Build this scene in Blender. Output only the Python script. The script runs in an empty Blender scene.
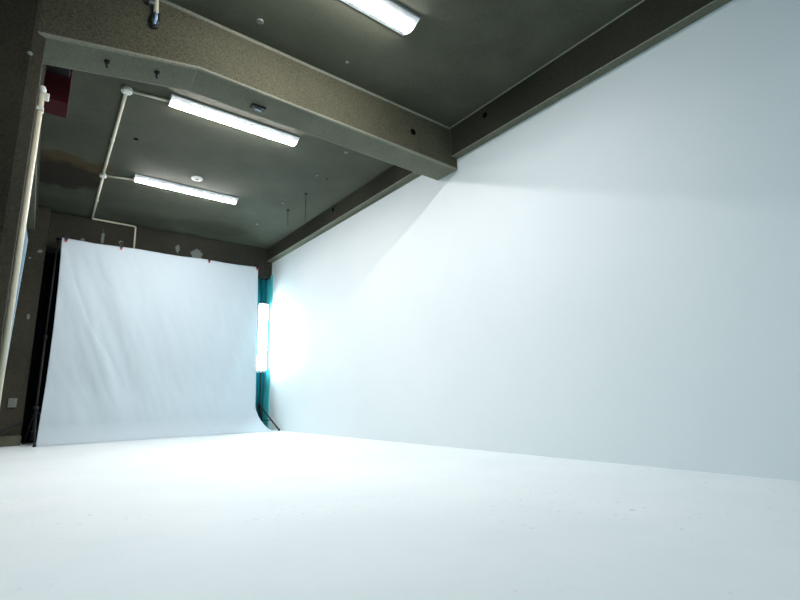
import bpy, bmesh, math, random
from mathutils import Vector, Matrix, noise
random.seed(4)
U = 0.5                      # metres per drawing unit (eye height = 1 unit)
SC = bpy.context.scene
COL = SC.collection
MR = [Vector((0.79163901, -0.61050364, -0.02435131)), Vector((-0.10488853, -0.1750566, 0.97895535)), Vector((0.60191867, 0.77242507, 0.20261646))]
FPX = 468.99
def RAY(px, py): return MR[0]*((px-400)/FPX) + MR[1]*(-(py-300)/FPX) + MR[2]
_d = RAY(30, 53); CHIP = (_d.x*6.455/_d.y, 1+_d.z*6.455/_d.y)
PI = math.pi

# ------------------------------------------------------------------ materials
def mat(name, col, rough=0.6, metal=0.0, emit=None, strength=0.0, spec=0.5):
    m = bpy.data.materials.new(name); m.use_nodes = True
    b = m.node_tree.nodes['Principled BSDF']
    b.inputs['Base Color'].default_value = (*col, 1)
    b.inputs['Roughness'].default_value = rough
    b.inputs['Metallic'].default_value = metal
    b.inputs['Specular IOR Level'].default_value = spec
    if emit:
        b.inputs['Emission Color'].default_value = (*emit, 1)
        b.inputs['Emission Strength'].default_value = strength
    return m

def N(nt, t, **kw):
    n = nt.nodes.new(t)
    for k, v in kw.items():
        if k in n.inputs: n.inputs[k].default_value = v
        else: setattr(n, k, v)
    return n

def mixc(nt, fac, a, b, blend='MIX'):
    n = nt.nodes.new('ShaderNodeMix'); n.data_type = 'RGBA'; n.blend_type = blend
    for sock, v in ((n.inputs[0], fac), (n.inputs[6], a), (n.inputs[7], b)):
        if hasattr(v, 'is_output'): nt.links.new(v, sock)
        elif isinstance(v, (int, float)): sock.default_value = v
        else: sock.default_value = (*v, 1)
    return n.outputs[2]

def mth(nt, op, a, b=None, clamp=False):
    n = nt.nodes.new('ShaderNodeMath'); n.operation = op; n.use_clamp = clamp
    for i, v in enumerate((a, b)):
        if v is None: continue
        if hasattr(v, 'is_output'): nt.links.new(v, n.inputs[i])
        else: n.inputs[i].default_value = v
    return n.outputs[0]

def ramp(nt, fac, lo, hi):
    n = nt.nodes.new('ShaderNodeMapRange'); n.interpolation_type = 'SMOOTHSTEP'
    nt.links.new(fac, n.inputs[0]); n.inputs[1].default_value = lo; n.inputs[2].default_value = hi
    return n.outputs[0]

def nz(nt, co, scale, detail=4, rough=0.55, stretch=None):
    v = co
    if stretch:
        mp = nt.nodes.new('ShaderNodeMapping'); mp.inputs['Scale'].default_value = stretch
        nt.links.new(co, mp.inputs[0]); v = mp.outputs[0]
    n = nt.nodes.new('ShaderNodeTexNoise'); n.inputs['Scale'].default_value = scale
    n.inputs['Detail'].default_value = detail; n.inputs['Roughness'].default_value = rough
    nt.links.new(v, n.inputs['Vector'])
    return n.outputs[0]

def blob(nt, co, c, ax, wob=0.5, wscale=6, edge=(0.8, 1.15)):
    """1 inside an irregular ellipse at c (units), half axes ax"""
    mp = nt.nodes.new('ShaderNodeMapping'); mp.vector_type = 'TEXTURE'
    mp.inputs['Location'].default_value = [v*U for v in c]
    mp.inputs['Scale'].default_value = [v*U for v in ax]
    nt.links.new(co, mp.inputs[0])
    ln = nt.nodes.new('ShaderNodeVectorMath'); ln.operation = 'LENGTH'
    nt.links.new(mp.outputs[0], ln.inputs[0])
    w = mth(nt, 'MULTIPLY', mth(nt, 'SUBTRACT', nz(nt, co, wscale, 5), 0.5), wob*4)
    d = mth(nt, 'ADD', ln.outputs['Value'], w)
    return mth(nt, 'SUBTRACT', 1.0, ramp(nt, d, *edge), True)

def concrete(name, a, b, speck=0.25, chips=(), stains=(), scale=1.2, bump=0.25):
    m = mat(name, a, 0.85, spec=0.25); nt = m.node_tree; bs = nt.nodes['Principled BSDF']
    co = nt.nodes.new('ShaderNodeTexCoord').outputs['Object']
    c = mixc(nt, ramp(nt, nz(nt, co, scale, 6, 0.6), 0.32, 0.68), a, b)
    sp = ramp(nt, nz(nt, co, 75, 3, 0.7), 0.35, 0.7)
    c = mixc(nt, mth(nt, 'MULTIPLY', sp, speck), c, tuple(min(1, v*2.2) for v in b))
    dk = ramp(nt, nz(nt, co, 50, 3, 0.7), 0.5, 0.75)
    c = mixc(nt, mth(nt, 'MULTIPLY', dk, speck*1.6), c, tuple(v*0.35 for v in a))
    for (cc, ax, colr, f) in stains:
        c = mixc(nt, mth(nt, 'MULTIPLY', blob(nt, co, cc, ax, 0.38, 3.2, (0.66, 1.15)), f), c, colr)
    for (cc, ax) in chips:
        c = mixc(nt, mth(nt, 'MULTIPLY', blob(nt, co, cc, ax, 0.5, 12), 0.85), c, (0.19, 0.22, 0.20))
    nt.links.new(c, bs.inputs['Base Color'])
    bp = nt.nodes.new('ShaderNodeBump'); bp.inputs['Strength'].default_value = bump
    bp.inputs['Distance'].default_value = 0.01
    nt.links.new(nz(nt, co, 45, 4, 0.7), bp.inputs['Height'])
    nt.links.new(bp.outputs[0], bs.inputs['Normal'])
    return m

CHX, CHZ = CHIP
M = {}
M['ceiling'] = concrete('concrete ceiling', (0.044, 0.048, 0.033), (0.073, 0.078, 0.055), 0.12,
    stains=[((0.10, 12.85, 6.62), (0.95, 0.62, 2), (0.058, 0.038, 0.014), 0.95),
            ((0.0, 13.7, 6.62), (0.85, 0.95, 2), (0.015, 0.0115, 0.006), 0.94),
            ((4.3, 15.3, 6.62), (1.1, 0.7, 2), (0.034, 0.030, 0.022), 0.5),
            ((1.9, 15.6, 6.62), (0.9, 0.5, 2), (0.035, 0.034, 0.026), 0.35)], scale=1.0, bump=0.12)
M['beam'] = concrete('aggregate concrete beam', (0.043, 0.0425, 0.026), (0.066, 0.066, 0.042), 0.42)
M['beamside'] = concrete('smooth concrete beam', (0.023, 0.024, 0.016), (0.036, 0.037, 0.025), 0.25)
M['beamback'] = concrete('stained concrete beam', (0.022, 0.022, 0.016), (0.035, 0.034, 0.025), 0.25,
    chips=[((4.0, 16.45, 5.98), (0.16, 1, 0.20)), ((1.25, 16.45, 6.05), (0.05, 1, 0.20)),
           ((0.75, 16.45, 5.85), (0.05, 1, 0.08)), ((1.75, 16.45, 5.95), (0.07, 1, 0.08)),
           ((2.3, 16.45, 5.78), (0.18, 1, 0.06)), ((3.4, 16.45, 6.05), (0.06, 1, 0.15))])
M['column'] = concrete('rough concrete column', (0.016, 0.0158, 0.009), (0.029, 0.028, 0.017), 0.32,
    chips=[((CHX, 6.455, CHZ), (0.025, 1, 0.025))])
M['backcol'] = concrete('brown concrete column', (0.024, 0.023, 0.016), (0.042, 0.040, 0.028), 0.3,
    chips=[((-0.22, 16.2, 5.28), (0.05, 1, 0.04)), ((-0.42, 16.2, 5.05), (0.03, 1, 0.03)), ((-0.28, 16.2, 3.4), (0.035, 1, 0.07))])
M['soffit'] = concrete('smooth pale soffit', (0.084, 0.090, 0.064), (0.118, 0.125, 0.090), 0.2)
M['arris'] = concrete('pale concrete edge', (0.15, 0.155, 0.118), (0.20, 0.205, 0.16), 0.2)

def white_wall():
    m = mat('white painted wall', (0.86, 0.885, 0.89), 0.55, spec=0.3); nt = m.node_tree; b = nt.nodes['Principled BSDF']
    co = nt.nodes.new('ShaderNodeTexCoord').outputs['Object']
    c = mixc(nt, ramp(nt, nz(nt, co, 0.8, 4), 0.3, 0.7), (0.795, 0.875, 0.895), (0.825, 0.90, 0.915))
    nt.links.new(c, b.inputs['Base Color'])
    bp = nt.nodes.new('ShaderNodeBump'); bp.inputs['Strength'].default_value = 0.05; bp.inputs['Distance'].default_value = 0.01
    nt.links.new(nz(nt, co, 3, 4), bp.inputs['Height']); nt.links.new(bp.outputs[0], b.inputs['Normal'])
    return m
M['wall'] = white_wall()
def white_floor():
    m = mat('white painted floor', (0.87, 0.895, 0.90), 0.6, spec=0.12); nt = m.node_tree; b = nt.nodes['Principled BSDF']
    co = nt.nodes.new('ShaderNodeTexCoord').outputs['Object']
    c = mixc(nt, ramp(nt, nz(nt, co, 1.3, 6, 0.6), 0.3, 0.75), (0.83, 0.905, 0.92), (0.78, 0.865, 0.885))
    spots = mth(nt, 'MULTIPLY', ramp(nt, nz(nt, co, 24, 3, 0.6), 0.63, 0.70), ramp(nt, nz(nt, co, 1.1, 2), 0.42, 0.6))
    c = mixc(nt, mth(nt, 'MULTIPLY', spots, 0.45), c, (0.42, 0.48, 0.50))
    scuff = ramp(nt, nz(nt, co, 5, 4, 0.6, (0.6, 4, 1)), 0.62, 0.72)
    c = mixc(nt, mth(nt, 'MULTIPLY', scuff, 0.10), c, (0.60, 0.66, 0.68))
    nt.links.new(c, b.inputs['Base Color'])
    nt.links.new(mth(nt, 'MULTIPLY_ADD' if False else 'ADD', mth(nt, 'MULTIPLY', nz(nt, co, 4, 4), 0.2), 0.62), b.inputs['Roughness'])
    bp = nt.nodes.new('ShaderNodeBump'); bp.inputs['Strength'].default_value = 0.12; bp.inputs['Distance'].default_value = 0.008
    nt.links.new(nz(nt, co, 14, 5), bp.inputs['Height']); nt.links.new(bp.outputs[0], b.inputs['Normal'])
    return m
M['floor'] = white_floor()
def cloth_mat():
    m = mat('white muslin', (0.545, 0.64, 0.69), 0.9, spec=0.1); nt = m.node_tree; b = nt.nodes['Principled BSDF']
    co = nt.nodes.new('ShaderNodeTexCoord').outputs['Object']
    bp = nt.nodes.new('ShaderNodeBump'); bp.inputs['Strength'].default_value = 0.25; bp.inputs['Distance'].default_value = 0.012
    h = mth(nt, 'ADD', nz(nt, co, 3.5, 5, 0.55, (1.6, 1, 0.45)), mth(nt, 'MULTIPLY', nz(nt, co, 9, 4, 0.5), 0.35))
    nt.links.new(h, bp.inputs['Height']); nt.links.new(bp.outputs[0], b.inputs['Normal'])
    return m
M['cloth'] = cloth_mat()
M['black'] = mat('black metal', (0.005, 0.0055, 0.0065), 0.6)
M['void'] = mat('black cloth', (0.006, 0.007, 0.010), 0.95, spec=0.1)
M['cream'] = mat('cream painted steel pipe', (0.62, 0.60, 0.46), 0.45)
M['offwhite'] = mat('off white plastic', (0.72, 0.74, 0.68), 0.5)
M['enamel'] = mat('white enamel', (0.90, 0.93, 0.94), 0.35)
M['housing'] = mat('grey white enamel', (0.50, 0.54, 0.55), 0.5)
M['board'] = mat('pale blue white board', (0.42, 0.62, 0.78), 0.6)
M['red'] = mat('dark red enamel', (0.045, 0.004, 0.006), 0.8, spec=0.15)
M['plug'] = mat('grey plastic plug', (0.16, 0.17, 0.15), 0.7)
M['redclip'] = mat('red plastic', (0.45, 0.02, 0.02), 0.4)
M['hole'] = mat('unlit hole', (0.004, 0.004, 0.004), 1.0, spec=0)
M['teal'] = mat('teal cloth', (0.006, 0.42, 0.52), 0.8)
M['tealpaint'] = mat('teal paint', (0.08, 0.62, 0.64), 0.6)  # teal glow on the wall, put into a paint colour
M['steelgrey'] = mat('grey steel', (0.20, 0.24, 0.26), 0.45, 0.6)
M['tube'] = mat('lit fluorescent tube', (0.9, 0.95, 1), 0.3, emit=(0.72, 0.93, 1.0), strength=70)
M['bar'] = mat('lit light bar', (0.95, 0.97, 1), 0.3, emit=(1.0, 0.955, 0.955), strength=112)
M['glass'] = mat('clear acrylic', (0.5, 0.7, 0.7), 0.1)
M['blue'] = mat('light blue cable sheath', (0.30, 0.45, 0.62), 0.4)

# ------------------------------------------------------------------ mesh helpers (all in units, scaled by U)
def V(p): return Vector(p)*U

def add_box(bm, a, b, bev=0.0):
    lo = [min(a[i], b[i]) for i in range(3)]; hi = [max(a[i], b[i]) for i in range(3)]
    r = bmesh.ops.create_cube(bm, size=1.0)
    for v in r['verts']:
        v.co = Vector([(lo[i]+hi[i])/2*U + v.co[i]*(hi[i]-lo[i])*U for i in range(3)])
    if bev:
        es = list({e for v in r['verts'] for e in v.link_edges})
        bmesh.ops.bevel(bm, geom=es, offset=bev*U, segments=2, affect='EDGES', profile=0.6)

def add_tube(bm, pts, r, seg=12, cap=True):
    pts = [V(p) for p in pts]; r *= U; rings = []
    n = len(pts); up = None
    for i, p in enumerate(pts):
        t = ((pts[min(i+1, n-1)]-p).normalized() + (p-pts[max(i-1, 0)]).normalized()).normalized()
        if up is None:
            up = t.orthogonal().normalized()
        up = (up - t*up.dot(t)).normalized(); s = t.cross(up)
        rings.append([bm.verts.new(p + (up*math.cos(2*PI*k/seg)+s*math.sin(2*PI*k/seg))*r) for k in range(seg)])
    for i in range(n-1):
        for k in range(seg):
            f = bm.faces.new((rings[i][k], rings[i][(k+1) % seg], rings[i+1][(k+1) % seg], rings[i+1][k])); f.smooth = True
    if cap:
        bm.faces.new(rings[0][::-1]); bm.faces.new(rings[-1])

def add_lathe(bm, c, prof, seg=28, axis='Z'):
    """prof: (r, h) from c along axis"""
    rings = []
    for r, h in prof:
        ring = []
        for k in range(seg):
            a = 2*PI*k/seg; x, y = max(r, 1e-4)*math.cos(a), max(r, 1e-4)*math.sin(a)
            o = {'Z': (x, y, h), 'Y': (x, h, y), 'X': (h, x, y)}[axis]
            ring.append(bm.verts.new(V((c[0]+o[0], c[1]+o[1], c[2]+o[2]))))
        rings.append(ring)
    for i in range(len(rings)-1):
        for k in range(seg):
            f = bm.faces.new((rings[i][k], rings[i][(k+1) % seg], rings[i+1][(k+1) % seg], rings[i+1][k])); f.smooth = True
    bm.faces.new(rings[0][::-1]); bm.faces.new(rings[-1])

def add_prism(bm, poly, ax, a, b):
    """poly in the two other axes, extruded along ax from a to b"""
    def P(p, t):
        q = list(p); q.insert(ax, t); return V(q)
    A = [bm.verts.new(P(p, a)) for p in poly]; B = [bm.verts.new(P(p, b)) for p in poly]
    n = len(poly)
    for i in range(n): bm.faces.new((A[i], A[(i+1) % n], B[(i+1) % n], B[i]))
    bm.faces.new(A[::-1]); bm.faces.new(B)

def obj(name, bm, m, parent=None, loc=None):
    bmesh.ops.recalc_face_normals(bm, faces=bm.faces)
    me = bpy.data.meshes.new(name); 
    o = bpy.data.objects.new(name, me); COL.objects.link(o); me.materials.append(m)
    if parent is not None:
        o.parent = parent                       # parts are drawn in world units; shift into the parent's frame
        q, off = parent, Vector()
        while q is not None: off += q.location; q = q.parent
        bmesh.ops.translate(bm, verts=bm.verts, vec=-off)
    elif loc is not None:
        bmesh.ops.translate(bm, verts=bm.verts, vec=-V(loc)); o.location = V(loc)
    bm.to_mesh(me); bm.free()
    return o

def tag(o, label, cat, group=None):
    o['label'] = label; o['category'] = cat
    if group: o['group'] = group
    return o

def thing(name, label, cat, loc, group=None):
    o = bpy.data.objects.new(name, None); COL.objects.link(o); o.location = V(loc)
    o.empty_display_size = 0.1
    return tag(o, label, cat, group)

def struct(name, bm, m, label=None, parent=None):
    o = obj(name, bm, m, parent)
    if parent is None: o['kind'] = 'structure'
    if label: o['label'] = label
    return o

def copy_tree(src, delta, label):
    r = src.copy(); COL.objects.link(r); r.location = src.location + V(delta); r['label'] = label
    for ch in list(src.children):
        c = ch.copy(); COL.objects.link(c); c.parent = r
        for g in list(ch.children):
            d = g.copy(); COL.objects.link(d); d.parent = c
    return r

B = bmesh.new
XW, ZC = 6.71, 6.623          # right wall, ceiling
YF, YB = -5.0, 17.4           # front (behind the camera) and back ends of the room
XL = -1.5

# ------------------------------------------------------------------ room shell
bm = B(); add_box(bm, (XL-.2, YF-.2, -.2), (XW+.3, YB+.2, 0)); struct('floor', bm, M['floor'])
bm = B(); add_box(bm, (XL-.2, YF-.2, ZC), (XW+.3, YB+.2, ZC+.3)); struct('ceiling', bm, M['ceiling'])
bm = B(); add_box(bm, (XW, YF-.2, 0), (XW+.3, YB+.2, ZC)); struct('wall_right', bm, M['wall'])
bm = B(); add_box(bm, (XL-.2, YB, 0), (XW, YB+.2, ZC)); struct('wall_back', bm, M['void'])
# left wall with two tall unseen openings, added to let in fill light
WY = [(-4.2, -0.9), (0.3, 3.6)]; WZ = (1.2, 5.2)
bm = B()
add_box(bm, (XL-.2, YF, 0), (XL, YB, WZ[0])); add_box(bm, (XL-.2, YF, WZ[1]), (XL, YB, ZC))
add_box(bm, (XL-.2, YF, WZ[0]), (XL, WY[0][0], WZ[1])); add_box(bm, (XL-.2, WY[0][1], WZ[0]), (XL, WY[1][0], WZ[1]))
add_box(bm, (XL-.2, WY[1][1], WZ[0]), (XL, YB, WZ[1]))
struct('wall_left', bm, M['column'])
# front wall (behind the camera) with a wide opening added to let in fill light
FX = (0.2, 6.0); FZ = (1.4, 5.6)
bm = B()
add_box(bm, (XL-.2, YF-.2, 0), (XW, YF, FZ[0])); add_box(bm, (XL-.2, YF-.2, FZ[1]), (XW, YF, ZC))
add_box(bm, (XL-.2, YF-.2, FZ[0]), (FX[0], YF, FZ[1])); add_box(bm, (FX[1], YF-.2, FZ[0]), (XW, YF, FZ[1]))
struct('wall_front', bm, M['wall'])
for k, (y0, y1) in enumerate(WY):
    bm = B()
    for y in (y0, (y0+y1)/2-.03, y1-.06): add_box(bm, (XL-.14, y, WZ[0]), (XL-.06, y+.06, WZ[1]))
    for z in (WZ[0], (WZ[0]+WZ[1])/2, WZ[1]-.06): add_box(bm, (XL-.14, y0, z), (XL-.06, y1, z+.06))
    struct('window_%d' % (k+1), bm, M['steelgrey'])  # unseen frames in the added fill openings
bm = B()
for i in range(5):
    x = FX[0]+(FX[1]-FX[0]-.06)*i/4; add_box(bm, (x, YF-.14, FZ[0]), (x+.06, YF-.06, FZ[1]))
for z in (FZ[0], (FZ[0]+FZ[1])/2, FZ[1]-.06): add_box(bm, (FX[0], YF-.14, z), (FX[1], YF-.06, z+.06))
struct('window_3', bm, M['steelgrey'])  # unseen frame in the added front opening

# beam across the room, haunched towards the left column
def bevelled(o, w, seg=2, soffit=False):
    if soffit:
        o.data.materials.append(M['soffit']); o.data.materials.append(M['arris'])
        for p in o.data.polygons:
            if p.normal.z < -0.7: p.material_index = 1  # undersides: smoother concrete, paled to paint in bounce light from the floor
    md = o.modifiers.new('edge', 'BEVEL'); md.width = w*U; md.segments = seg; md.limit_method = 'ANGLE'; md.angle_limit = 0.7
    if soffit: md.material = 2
BY0, BY1 = 6.475, 7.12
bm = B(); add_prism(bm, [(-.9, 5.33), (-.35, 5.40), (1.45, 5.755), (XW-.005, 5.70), (XW-.005, ZC), (-.9, ZC)], 1, BY0, BY1)
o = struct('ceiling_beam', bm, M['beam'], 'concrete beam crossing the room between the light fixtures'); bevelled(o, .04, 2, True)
# a second cross beam over the camera, out of frame
bm = B(); add_prism(bm, [(XL, 5.70), (XW-.005, 5.70), (XW-.005, ZC), (XL, ZC)], 1, -1.2, -.55)
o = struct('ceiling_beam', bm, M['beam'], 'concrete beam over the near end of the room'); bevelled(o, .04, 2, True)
# beams along the right wall, one for each bay
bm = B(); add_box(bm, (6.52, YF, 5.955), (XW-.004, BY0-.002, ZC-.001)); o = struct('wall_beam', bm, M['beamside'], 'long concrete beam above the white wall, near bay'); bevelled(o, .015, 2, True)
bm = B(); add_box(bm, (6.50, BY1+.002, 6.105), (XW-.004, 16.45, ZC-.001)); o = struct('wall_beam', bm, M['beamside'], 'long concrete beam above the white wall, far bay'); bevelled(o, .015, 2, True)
# ledge of the white wall under the far beam
bm = B(); add_box(bm, (XW-.03, BY1+.02, 6.075), (XW-.002, 16.4, 6.104)); struct('trim_1', bm, M['arris'])
# thin pale joints where beams meet the ceiling
bm = B(); add_prism(bm, [(BY0-.02, ZC-.001), (BY0+.01, ZC-.001), (BY0+.01, ZC-.028)], 0, -.3, 6.52)
struct('trim_2', bm, M['arris'])
bm = B(); add_prism(bm, [(6.502, ZC-.001), (6.53, ZC-.001), (6.53, ZC-.028)], 1, YF, BY0-.035)
struct('trim_3', bm, M['arris'])
# left wall beam, back beam, columns
bm = B(); add_box(bm, (XL, 7.6, 5.86), (-.40, 16.2, ZC-.001)); o = struct('wall_beam', bm, M['beamside'], 'long concrete beam along the left side'); bevelled(o, .015, 2, True)
bm = B(); add_box(bm, (-.11, 16.45, 5.50), (XW-.004, 17.1, ZC-.001)); o = struct('ceiling_beam', bm, M['beamback'], 'dark stained beam above the backdrop'); bevelled(o, .02)
bm = B(); add_box(bm, (6.42, 16.42, 5.60), (XW-.003, 16.9, 6.12)); o = struct('trim_4', bm, M['backcol'])
bm = B(); add_prism(bm, [(XL, BY0-.02), (-.43, BY0-.02), (-.31, BY0+.05), (-.348, 7.55), (XL, 7.55)], 2, 0, ZC-.002)
o = struct('column', bm, M['column'], 'rough concrete column at the left edge'); bevelled(o, .012)
bm = B(); add_box(bm, (XL, 16.2, 0), (-.10, 17.2, ZC-.002)); o = struct('column', bm, M['backcol'], 'dark concrete column left of the backdrop'); bevelled(o, .02)
bm = B(); add_box(bm, (XL, 16.16, 0), (-.08, 16.2, .26)); struct('baseboard_left', bm, M['soffit'])
# blacked-out area behind the backdrop
bm = B()
n = 60
prev = None
pts = []
for i in range(n+1):
    x = -.09 + 5.9*i/n
    pts.append((x, 17.05 + .05*math.sin(i*1.15)+.02*math.sin(i*2.7)))
for z0, z1 in ((.02, 5.52),):
    for i in range(n):
        a, b = pts[i], pts[i+1]
        vs = [bm.verts.new(V(p)) for p in ((a[0], a[1], z0), (b[0], b[1], z0), (b[0], b[1], z1), (a[0], a[1], z1))]
        bm.faces.new(vs)
bmesh.ops.remove_doubles(bm, verts=bm.verts, dist=1e-5)
o = obj('blackout_curtain', bm, M['void']); s = o.modifiers.new('t', 'SOLIDIFY'); s.thickness = .004
tag(o, 'black curtain hanging in the dark gap behind the white backdrop', 'curtain')
# curtain and strip coloured teal to paint in the right-hand corner's glow
bm = B(); n = 40
for i in range(n):
    x0 = 5.85 + .84*i/n; x1 = 5.85 + .84*(i+1)/n
    f = lambda x: 16.78 + .06*math.sin((x-5.85)*34)
    vs = [bm.verts.new(V(p)) for p in ((x0, f(x0), .02), (x1, f(x1), .02), (x1, f(x1), 5.49), (x0, f(x0), 5.49))]
    bm.faces.new(vs).smooth = True
bmesh.ops.remove_doubles(bm, verts=bm.verts, dist=1e-5)
o = obj('teal_curtain', bm, M['teal']); s = o.modifiers.new('t', 'SOLIDIFY'); s.thickness = .004
tag(o, 'narrow dark teal curtain in the corner behind the lit tubes', 'curtain')
bm = B(); add_box(bm, (XW-.03, 16.28, 0), (XW-.002, 16.70, 5.59)); struct('trim_5', bm, M['tealpaint'])  # strip paints the coloured glow onto the right wall

# ------------------------------------------------------------------ ceiling light fixtures
def fixture(yc, label):
    x0, x1 = 1.50, 4.05
    t = thing('ceiling_light', label, 'ceiling light', ((x0+x1)/2, yc, ZC), 'long ceiling light fixtures')
    bm = B()
    prof = [(-.205, ZC-.012), (-.205, ZC-.03), (-.10, ZC-.070), (.10, ZC-.070), (.205, ZC-.03), (.205, ZC-.012)]
    add_prism(bm, [(yc+a, b) for a, b in prof], 0, x0, x1); obj('housing', bm, M['housing'], t)
    bm = B()
    prof = [(-.085, ZC-.069)] + [(.09*math.sin(a), ZC-.078-.034*math.cos(a)) for a in [math.radians(-90+12*k) for k in range(16)]] + [(.085, ZC-.069)]
    add_prism(bm, [(yc+a, b) for a, b in prof], 0, x0+.02, x1-.02); obj('light_bar', bm, M['bar'], t)
    for xa, xb in ((x0-.012, x0+.004), (x1-.004, x1+.012)):
        bm = B()
        prof = [(-.205, ZC-.012), (-.205, ZC-.032), (-.10, ZC-.085), (0, ZC-.114), (.10, ZC-.085), (.205, ZC-.032), (.205, ZC-.012)]
        add_prism(bm, [(yc+a, b) for a, b in prof], 0, xa, xb); obj('end_cap', bm, M['offwhite'], t)
    bm = B(); add_box(bm, (x0-.02, yc-.222, ZC-.014), (x1+.02, yc+.222, ZC-.0005)); obj('base_plate', bm, M['steelgrey'], t)  # dark rim added to draw a shadow line around the fixture
    return t
f1 = fixture(8.84, 'long lit ceiling fixture just beyond the cross beam, fed by the near round junction box')
copy_tree(f1, (0, 12.72-8.84, 0), 'long lit ceiling fixture farthest away, nearest the white backdrop')
copy_tree(f1, (0, 4.76-8.84, 0), 'long lit ceiling fixture cut off by the top edge of the picture')

# ------------------------------------------------------------------ conduits
t = thing('electrical_conduit', 'cream conduit on the ceiling feeding two light fixtures and dropping onto the back beam', 'conduit', (.82, 12.95, ZC))
z = ZC-.034
def pipe(pts, r=.032, par=t, m='cream'):
    bm = B(); add_tube(bm, pts, r, 12); return obj('pipe', bm, M[m], par)
pipe([(.80, 9.05, z), (.845, 12.9, z)]); pipe([(.86, 13.1, z), (.915, 16.36, z)])
pipe([(.88, 8.95, z), (1.49, 8.86, z)], .026); pipe([(.92, 12.99, z), (1.49, 12.84, z)], .024)
pipe([(.915, 16.38, z), (.95, 16.41, z-.01), (2.06, 16.41, z-.02), (2.10, 16.41, z-.05), (2.105, 16.41, 5.85)], .026)
for (x, y, r) in ((.80, 8.95, .092), (.85, 13.0, .08)):
    bm = B(); add_lathe(bm, (x, y, ZC), [(r*.96, -.0005), (r, -.02), (r, -.07), (r*.93, -.085), (r*.3, -.09)], 32)
    jb = obj('junction_box', bm, M['offwhite'], t)
    for s in (-1, 1):
        bm = B(); add_lathe(bm, (x+s*r*.55, y, ZC-.086), [(.014, -.006), (.014, 0)], 10); obj('screw', bm, M['steelgrey'], jb)
for (x, y) in ((.82, 11.0), (.895, 14.8)):
    bm = B(); add_box(bm, (x-.04, y-.02, ZC-.068), (x+.04, y+.02, ZC-.0005), .008); obj('pipe_clip', bm, M['cream'], t)

t = thing('column_pipe', 'cream pipe running up the side of the near left column', 'pipe', (-.295, 7.0, 0))
bm = B(); add_tube(bm, [(-.295, 7.0, 0.001), (-.295, 7.0, 4.97)], .036, 16); obj('pipe', bm, M['cream'], t)
bm = B(); add_lathe(bm, (-.295, 7.0, 4.97), [(.040, -.05), (.046, .02), (.03, .06)], 16); obj('cap', bm, M['offwhite'], t)
for zz in (4.70,):
    bm = B(); add_box(bm, (-.34, 6.95, zz-.025), (-.252, 7.05, zz+.025), .01)
    obj('bracket', bm, M['offwhite'], t)
bm = B(); add_box(bm, (-.262, 6.98, 4.86), (-.215, 7.04, 4.95), .01); obj('lug', bm, M['offwhite'], t)

t = thing('cable_conduit', 'short cream conduit with a loose cable end on the face of the cross beam', 'conduit', (.82, BY0, 6.5))
bm = B(); add_tube(bm, [(.81, BY0-.034, ZC-.02), (.825, BY0-.034, 6.33)], .034); obj('pipe', bm, M['cream'], t)
bm = B(); add_box(bm, (.72, BY0-.07, 6.43), (.79, BY0+.001, 6.49), .01); obj('bracket', bm, M['steelgrey'], t)
bm = B(); add_tube(bm, [(.825, BY0-.034, 6.335), (.83, BY0-.05, 6.25), (.815, BY0-.045, 6.14)], .022); obj('cable', bm, M['blue'], t)
bm = B(); add_tube(bm, [(.80, BY0-.03, 6.30), (.78, BY0-.035, 6.2), (.80, BY0-.035, 6.10), (.85, BY0-.035, 6.12), (.87, BY0-.03, 6.24), (.86, BY0-.03, 6.34)], .022); obj('black_wire', bm, M['black'], t)

# ------------------------------------------------------------------ ceiling bits
t = thing('smoke_detector', 'round white detector on the ceiling between two light fixtures', 'detector', (2.79, 11.92, ZC))
bm = B(); add_lathe(bm, (2.79, 11.92, ZC), [(.135, -.0005), (.135, -.02), (.11, -.035), (.06, -.045)], 36); obj('housing', bm, M['offwhite'], t)
bm = B(); add_lathe(bm, (2.79, 11.92, ZC-.044), [(.045, 0), (.045, -.015), (.03, -.022)], 20); obj('sensor', bm, M['steelgrey'], t)

def ceil_pt(px, py, zc=ZC):
    d = RAY(px, py); k = (zc-1.0)/d.z; return d.x*k, d.y*k
zb = 5.755-(2.4-1.45)*.0105
x, y = ceil_pt(258, 108, zb-.02)
t = thing('cable_bracket', 'small black bracket under the cross beam beside the lit fixture just beyond it', 'bracket', (x, y, zb))
bm = B(); add_box(bm, (x-.115, y-.06, zb-.035), (x+.115, y+.06, zb+.003), .010); obj('plate', bm, M['black'], t)
bm = B(); add_box(bm, (x-.055, y-.025, zb-.06), (x+.055, y+.025, zb-.034), .008); obj('connector', bm, M['steelgrey'], t)

for (x, y, L, lab) in ((5.57, 12.55, .52, 'thin metal rod hanging from the ceiling, the shorter and farther of two'),
                       (5.50, 11.22, .80, 'thin metal rod hanging from the ceiling, the longer and nearer of two')):
    t = thing('hanging_rod', lab, 'rod', (x, y, ZC), 'hanging rods near the right beam')
    bm = B(); add_lathe(bm, (x, y, ZC), [(.045, -.0005), (.045, -.03), (.02, -.05)], 14); obj('anchor', bm, M['black'], t)
    bm = B(); add_tube(bm, [(x, y, ZC-.04), (x, y, ZC-L)], .010, 8); obj('rod', bm, M['black'], t)

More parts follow.
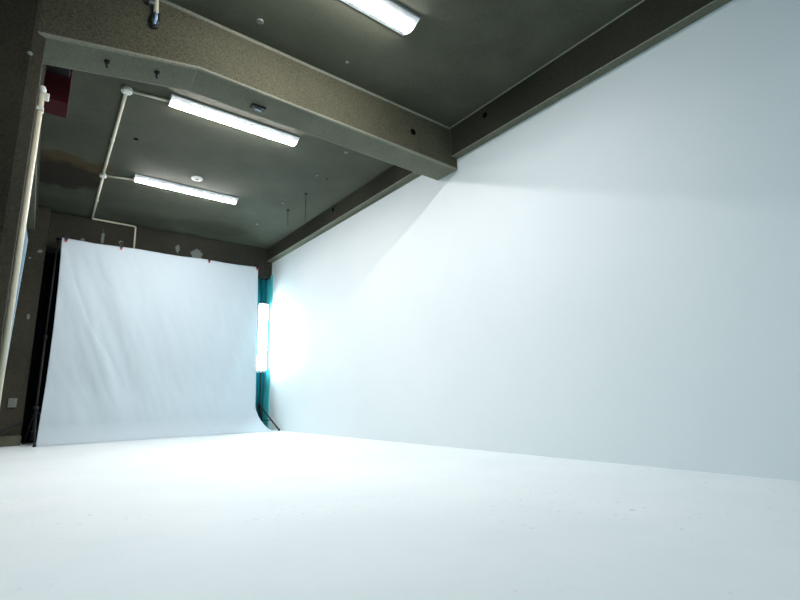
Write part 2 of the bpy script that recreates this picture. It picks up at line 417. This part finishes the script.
plugs = [((260, 21), (2.26, 5.59), .055, 'pale ceiling plug in the near bay, left of the nearest light fixture'),
         ((347, 62), (3.87, 6.18), .03, 'faint ceiling plug in the near bay just before the cross beam'),
         ((346, 152), (5.35, 8.9), .05, 'pale ceiling plug nearest to the cross beam in the far bay'),
         ((317, 175), (5.2, 10.3), .045, 'pale ceiling plug near the dark hook hole in the far bay'),
         ((283, 203), (5.15, 12.1), .045, 'pale ceiling plug left of the shorter hanging rod'),
         ((257, 224), (4.97, 14.0), .045, 'pale ceiling plug farthest back, towards the backdrop')]
for (q, _, r, lab) in plugs:
    x, y = ceil_pt(*q)
    if q == (347, 62): y = min(y, 6.38)
    bm = B(); add_lathe(bm, (x, y, ZC), [(r, -.0005), (r, -.012), (r*.7, -.02)], 18)
    tag(obj('ceiling_plug', bm, M['plug'], None, (x, y, ZC)), lab, 'plug', 'pale plugs in the ceiling')
def dark_spot(c, r, axis, sgn, lab):
    bm = B(); add_lathe(bm, c, [(r, -.0005*sgn*-1), (r, .006*sgn), (r*.8, .007*sgn)], 18, axis)
    tag(obj('bolt_hole', bm, M['hole'], None, c), lab, 'hole', 'dark bolt holes')
dark_spot((5.48, BY0, 6.165), .065, 'Y', -1, 'dark round hole in the cross beam face near the right wall')
dark_spot((6.52, 5.49, 6.41), .055, 'X', -1, 'dark round hole in the near wall beam')
dark_spot((6.50, 11.45, 6.47), .06, 'X', -1, 'dark round hole in the far wall beam')
x, y = ceil_pt(136, 139); dark_spot((x, y, ZC), .045, 'Z', -1, 'dark hole in the ceiling right of the conduit between two fixtures')
x, y = ceil_pt(327, 179); dark_spot((x, y, ZC), .03, 'Z', -1, 'tiny dark hole in the ceiling right of the hanging rods')
for (px, py, lab) in ((107, 61, 'small black hook under the cross beam, nearer the left column'), (157, 72, 'small black hook under the cross beam, nearer the light fixture')):
    zb = 5.40+(ceil_pt(px, py, 5.6)[0]+.35)*.197
    x, y = ceil_pt(px, py, zb); y = min(max(y, 6.6), 7.0)
    t = thing('beam_hook', lab, 'hook', (x, y, zb), 'hooks under the cross beam')
    bm = B(); add_lathe(bm, (x, y, zb+.004), [(.035, 0), (.035, -.03), (.02, -.04)], 12); obj('base', bm, M['black'], t)
    bm = B(); add_tube(bm, [(x, y, zb-.02), (x, y, zb-.075), (x+.008, y, zb-.095), (x+.022, y, zb-.085)], .013, 8); obj('hook', bm, M['black'], t)

# dark red box behind the cross beam
t = thing('red_box', 'dark red metal box fixed behind the cross beam beside the left column', 'box', (-.15, 7.6, 5.5))
bm = B(); add_box(bm, (-.308, 7.42, 5.13), (-.01, 7.86, 5.75), .012); obj('body', bm, M['red'], t)
bm = B(); add_box(bm, (-.30, 7.125, 5.52), (-.04, 7.43, 5.60), .005); obj('mounting_bracket', bm, M['black'], t)

# white board standing behind the column, small outlet, cable
bm = B(); add_prism(bm, [(-.60, 0), (-.315, 0), (-.245, 3.15), (-.28, 3.32), (-.60, 3.32)], 1, 7.60, 7.66)
tag(obj('white_board', bm, M['board'], None, (-.37, 7.63, 0)), 'tall pale board standing upright behind the near left column', 'board')
t = thing('outlet_box', 'small grey outlet box low on the dark column left of the backdrop', 'outlet', (-.36, 16.2, 1.1))
bm = B(); add_box(bm, (-.45, 16.15, .98), (-.27, 16.2, 1.22), .012); obj('plate', bm, M['plug'], t)
bm = B(); add_box(bm, (-.40, 16.135, 1.04), (-.32, 16.15, 1.16), .005); obj('socket', bm, M['plug'], t)
bm = B(); add_tube(bm, [(-.10, 16.05, .62), (-.3, 16.0, .50), (-.55, 15.95, .33), (-.8, 15.9, .20), (-1.1, 15.9, .10), (-1.4, 15.95, .035)], .028, 8)
tag(obj('black_cable', bm, M['black'], None, (-.3, 16, .5)), 'black cable drooping from the backdrop stand past the dark column', 'cable')

# ------------------------------------------------------------------ backdrop
NX, NZ = 220, 260
H = 5.62; YT = 15.80
def cloth(u, s):
    """u 0..1 left-right, s 0..1 top-bottom -> point"""
    x = .235 + (5.94-.235)*u
    # side profile: over the bar, straight drop, sweep forward onto the floor
    Ltot = H - .45 + .707 + .13
    d = s*Ltot
    if d < H-.50:
        z = H-d; y = YT
    else:
        k = (d-(H-.50))/(Ltot-(H-.50)); a = k*PI/2*.98
        y = YT-.50*(1-math.cos(a)); z = .50*(1-math.sin(a))+.012
    drop = 1-z/H
    x += u*(.10*drop) + (u**6)*.30*max(0, 1-z/.85)**1.4
    x += .06*(1-u)**6*math.sin(PI*min(1, max(0, drop)))
    y -= .35*(u**10)*max(0, 1-z/.7)**1.5
    # soft folds pulled down from the upper left corner
    amp = (1-s)*.6+.4
    q = (u*5.7); w = (1-s)*5.6
    ph = (q*1.0 + w*.42)
    env = math.exp(-((q-.9-.16*(5.6-w))/.95)**2)*min(1, s*6)*min(1, (1-s)*3.2)
    f = .028*env*math.sin(ph*5.2+.6*noise.noise(Vector((q, w*.5, 0))))
    f += .035*noise.noise(Vector((q*.55, w*.35, 3.1)))*min(1, s*5)*min(1, (1-s)*4)
    f += .016*(1-2*abs(noise.noise(Vector((q*1.9+w*.75, w*.45, 8.3)))))*(.35+env)
    f += .008*noise.noise(Vector((q*5+w*1.5, w*1.6, 2.3)))*min(1, s*8)*min(1, (1-s)*5)
    envr = math.exp(-((q-5.1)/.7)**2)*min(1, s*3)*min(1, (1-s)*4)
    f += .02*envr*math.sin((q*1.2-w*.5)*5.0)
    y += f
    if s == 0: z += .0
    z -= (.02*abs(math.sin(PI*(u*3.0)))*max(0, 1-s*8))
    return (x, y, max(z, .012))
bm = B(); grid = []
for j in range(NZ+1):
    s = j/NZ
    grid.append([bm.verts.new(V(cloth(i/NX, s))) for i in range(NX+1)])
# a short return over the crossbar
roll = []
for k in (1, 2, 3, 4, 5):
    a = k*PI/5
    roll.append([bm.verts.new(grid[0][i].co + Vector((0, .055*U*(1-math.cos(a)), .055*U*math.sin(a)))) for i in range(NX+1)])
tail = [bm.verts.new(v.co + Vector((0, 0, -.35*U))) for v in roll[-1]]
rows = [tail] + roll[::-1] + grid
for j in range(len(rows)-1):
    for i in range(NX):
        bm.faces.new((rows[j][i], rows[j][i+1], rows[j+1][i+1], rows[j+1][i])).smooth = True
backdrop = obj('fabric_backdrop', bm, M['cloth'], None, (3.1, 15.8, 0))
s = backdrop.modifiers.new('t', 'SOLIDIFY'); s.thickness = .003
tag(backdrop, 'large white fabric backdrop clamped to a bar and sweeping onto the floor', 'backdrop')

YS = 15.855
t = thing('backdrop_stand', 'black stand with two tripods and a crossbar holding up the white backdrop', 'stand', (3.0, YS, 0))
bm = B(); add_tube(bm, [(.10, YS, 5.62), (5.99, YS, 5.62)], .038, 14); obj('crossbar', bm, M['black'], t)
def upright(x, y, ztop, feet, hub, foot_r=.03, par=t, brace_z=.35):
    bm = B(); add_tube(bm, [(x, y, .12), (x, y, ztop*.5)], .028, 12); add_tube(bm, [(x, y, ztop*.5-.05), (x, y, ztop)], .020, 12); p = obj('pole', bm, M['black'], par)
    bm = B(); add_lathe(bm, (x, y, ztop*.5), [(.038, -.07), (.042, 0), (.038, .05)], 14); obj('collar', bm, M['black'], par)
    bm = B(); add_lathe(bm, (x, y, hub), [(.06, -.05), (.06, .05)], 14); obj('hub', bm, M['black'], par)
    bm = B(); add_lathe(bm, (x, y, brace_z), [(.055, -.03), (.055, .03)], 14); obj('brace_collar', bm, M['black'], par)
    for (fx, fy) in feet:
        bm = B(); add_tube(bm, [(x, y, hub), (fx, fy, .035)], .024, 10); L = obj('leg', bm, M['black'], par)
        k = .62; mx, my, mz = x+(fx-x)*k, y+(fy-y)*k, hub+(.035-hub)*k
        bm = B(); add_tube(bm, [(x, y, brace_z), (mx, my, mz)], .013, 8); obj('brace', bm, M['black'], L)
        bm = B(); add_lathe(bm, (fx, fy, .0), [(.03, .001), (.036, .03), (.03, .075)], 12); obj('rubber_foot', bm, M['black'], L)
upright(.15, YS+.06, 5.66, [(.20, 15.22), (-.02, 16.5), (.55, 16.45)], .95)
upright(5.92, YS+.06, 5.66, [(5.5, 16.3), (5.9, 16.6), (6.1, 16.5)], .95)

# clamps along the top edge
def clamp(px, label):
    d = RAY(*px); k = 15.80/d.y; x = d.x*k
    t = thing('spring_clamp', label, 'clamp', (x, 15.8, 5.66), 'spring clamps on the crossbar')
    for s_, nm in ((-1, 'jaw'), (1, 'jaw')):
        yb = 15.855 + s_*.068
        bm = B(); add_prism(bm, [(yb-.012, 5.80), (yb+.012, 5.80), (yb+.016*s_+.012, 5.60), (yb+.016*s_-.012, 5.60)], 0, x-.035, x+.035); obj(nm, bm, M['black'], t)
        bm = B(); add_box(bm, (x-.03, yb-.014+.012*s_, 5.55), (x+.03, yb+.014+.012*s_, 5.605), .006); obj('red_tip', bm, M['redclip'], t)
    bm = B(); add_tube(bm, [(x-.036, 15.855, 5.755), (x+.036, 15.855, 5.755)], .03, 12); obj('spring', bm, M['black'], t)
    return t
clamp((66, 242), 'red-tipped black clamp at the top left corner of the backdrop')
clamp((121, 250), 'red-tipped black clamp second from left on the backdrop top edge')
clamp((209, 262), 'red-tipped black clamp third from left on the backdrop top edge')
clamp((257, 268), 'red-tipped black clamp at the top right corner of the backdrop')

# ------------------------------------------------------------------ lit tube bank on a stand in the corner
LX, LY = 6.42, 16.30
t = thing('tube_light_bank', 'glowing upright tube light on a black stand in the corner behind the backdrop', 'studio light', (LX, LY, 0))
bm = B(); add_box(bm, (LX-.19, LY+.03, 1.98), (LX+.13, LY+.09, 4.50), .01); obj('reflector', bm, M['enamel'], t)
for x in (LX-.15, LX-.09, LX+.03, LX+.09):
    bm = B(); add_tube(bm, [(x, LY-.03, 2.06), (x, LY-.03, 4.42)], .026, 14); tb = obj('tube', bm, M['tube'], t)
    for zz in (2.0, 4.42):
        bm = B(); add_box(bm, (x-.03, LY-.06, zz), (x+.03, LY+.04, zz+.07), .006); obj('socket', bm, M['steelgrey'], tb)
bm = B(); add_box(bm, (LX-.045, LY-.085, 1.95), (LX-.018, LY-.06, 4.52)); obj('centre_rail', bm, M['black'], t)
upright(LX, LY+.14, 4.6, [(6.61, 15.15), (6.1, 16.62), (6.62, 16.6)], .85, par=t, brace_z=.32)

# ------------------------------------------------------------------ light
w = bpy.data.worlds.new('World'); SC.world = w; w.use_nodes = True
w.node_tree.nodes['Background'].inputs[0].default_value = (0.72, 0.90, 1.0, 1)
w.node_tree.nodes['Background'].inputs[1].default_value = 0.35
def area(name, loc, rot, sx, sy, e, col):
    l = bpy.data.lights.new(name, 'AREA'); l.shape = 'RECTANGLE'; l.size = sx*U; l.size_y = sy*U; l.energy = e; l.color = col
    o = bpy.data.objects.new(name, l); COL.objects.link(o); o.location = V(loc); o.rotation_euler = rot
    return o
for k, (y0, y1) in enumerate(WY):      # added fill lamps outside the unseen left openings
    area('window_daylight', (XL-.35, (y0+y1)/2, 3.2), (0, -PI/2, 0), 4.0, y1-y0, 5, (0.36, 0.84, 1.0))
area('window_daylight', (3.1, YF-.35, 3.5), (PI/2, 0, 0), 5.8, 4.2, 4, (0.36, 0.84, 1.0))  # added fill lamp behind the camera, tinted teal

# ------------------------------------------------------------------ camera
cam = bpy.data.cameras.new('camera'); co = bpy.data.objects.new('camera', cam); COL.objects.link(co)
cam.sensor_fit = 'HORIZONTAL'; cam.sensor_width = 36; cam.lens = 36*FPX/800; cam.clip_start = .02
r, u_, f = MR
co.matrix_world = Matrix(((r.x, u_.x, -f.x, 0), (r.y, u_.y, -f.y, 0), (r.z, u_.z, -f.z, U), (0, 0, 0, 1)))
SC.camera = co
vs = SC.view_settings
vs.view_transform = 'Standard'; vs.look = 'None'; vs.gamma = 1; vs.use_curve_mapping = False; vs.exposure = 0.43
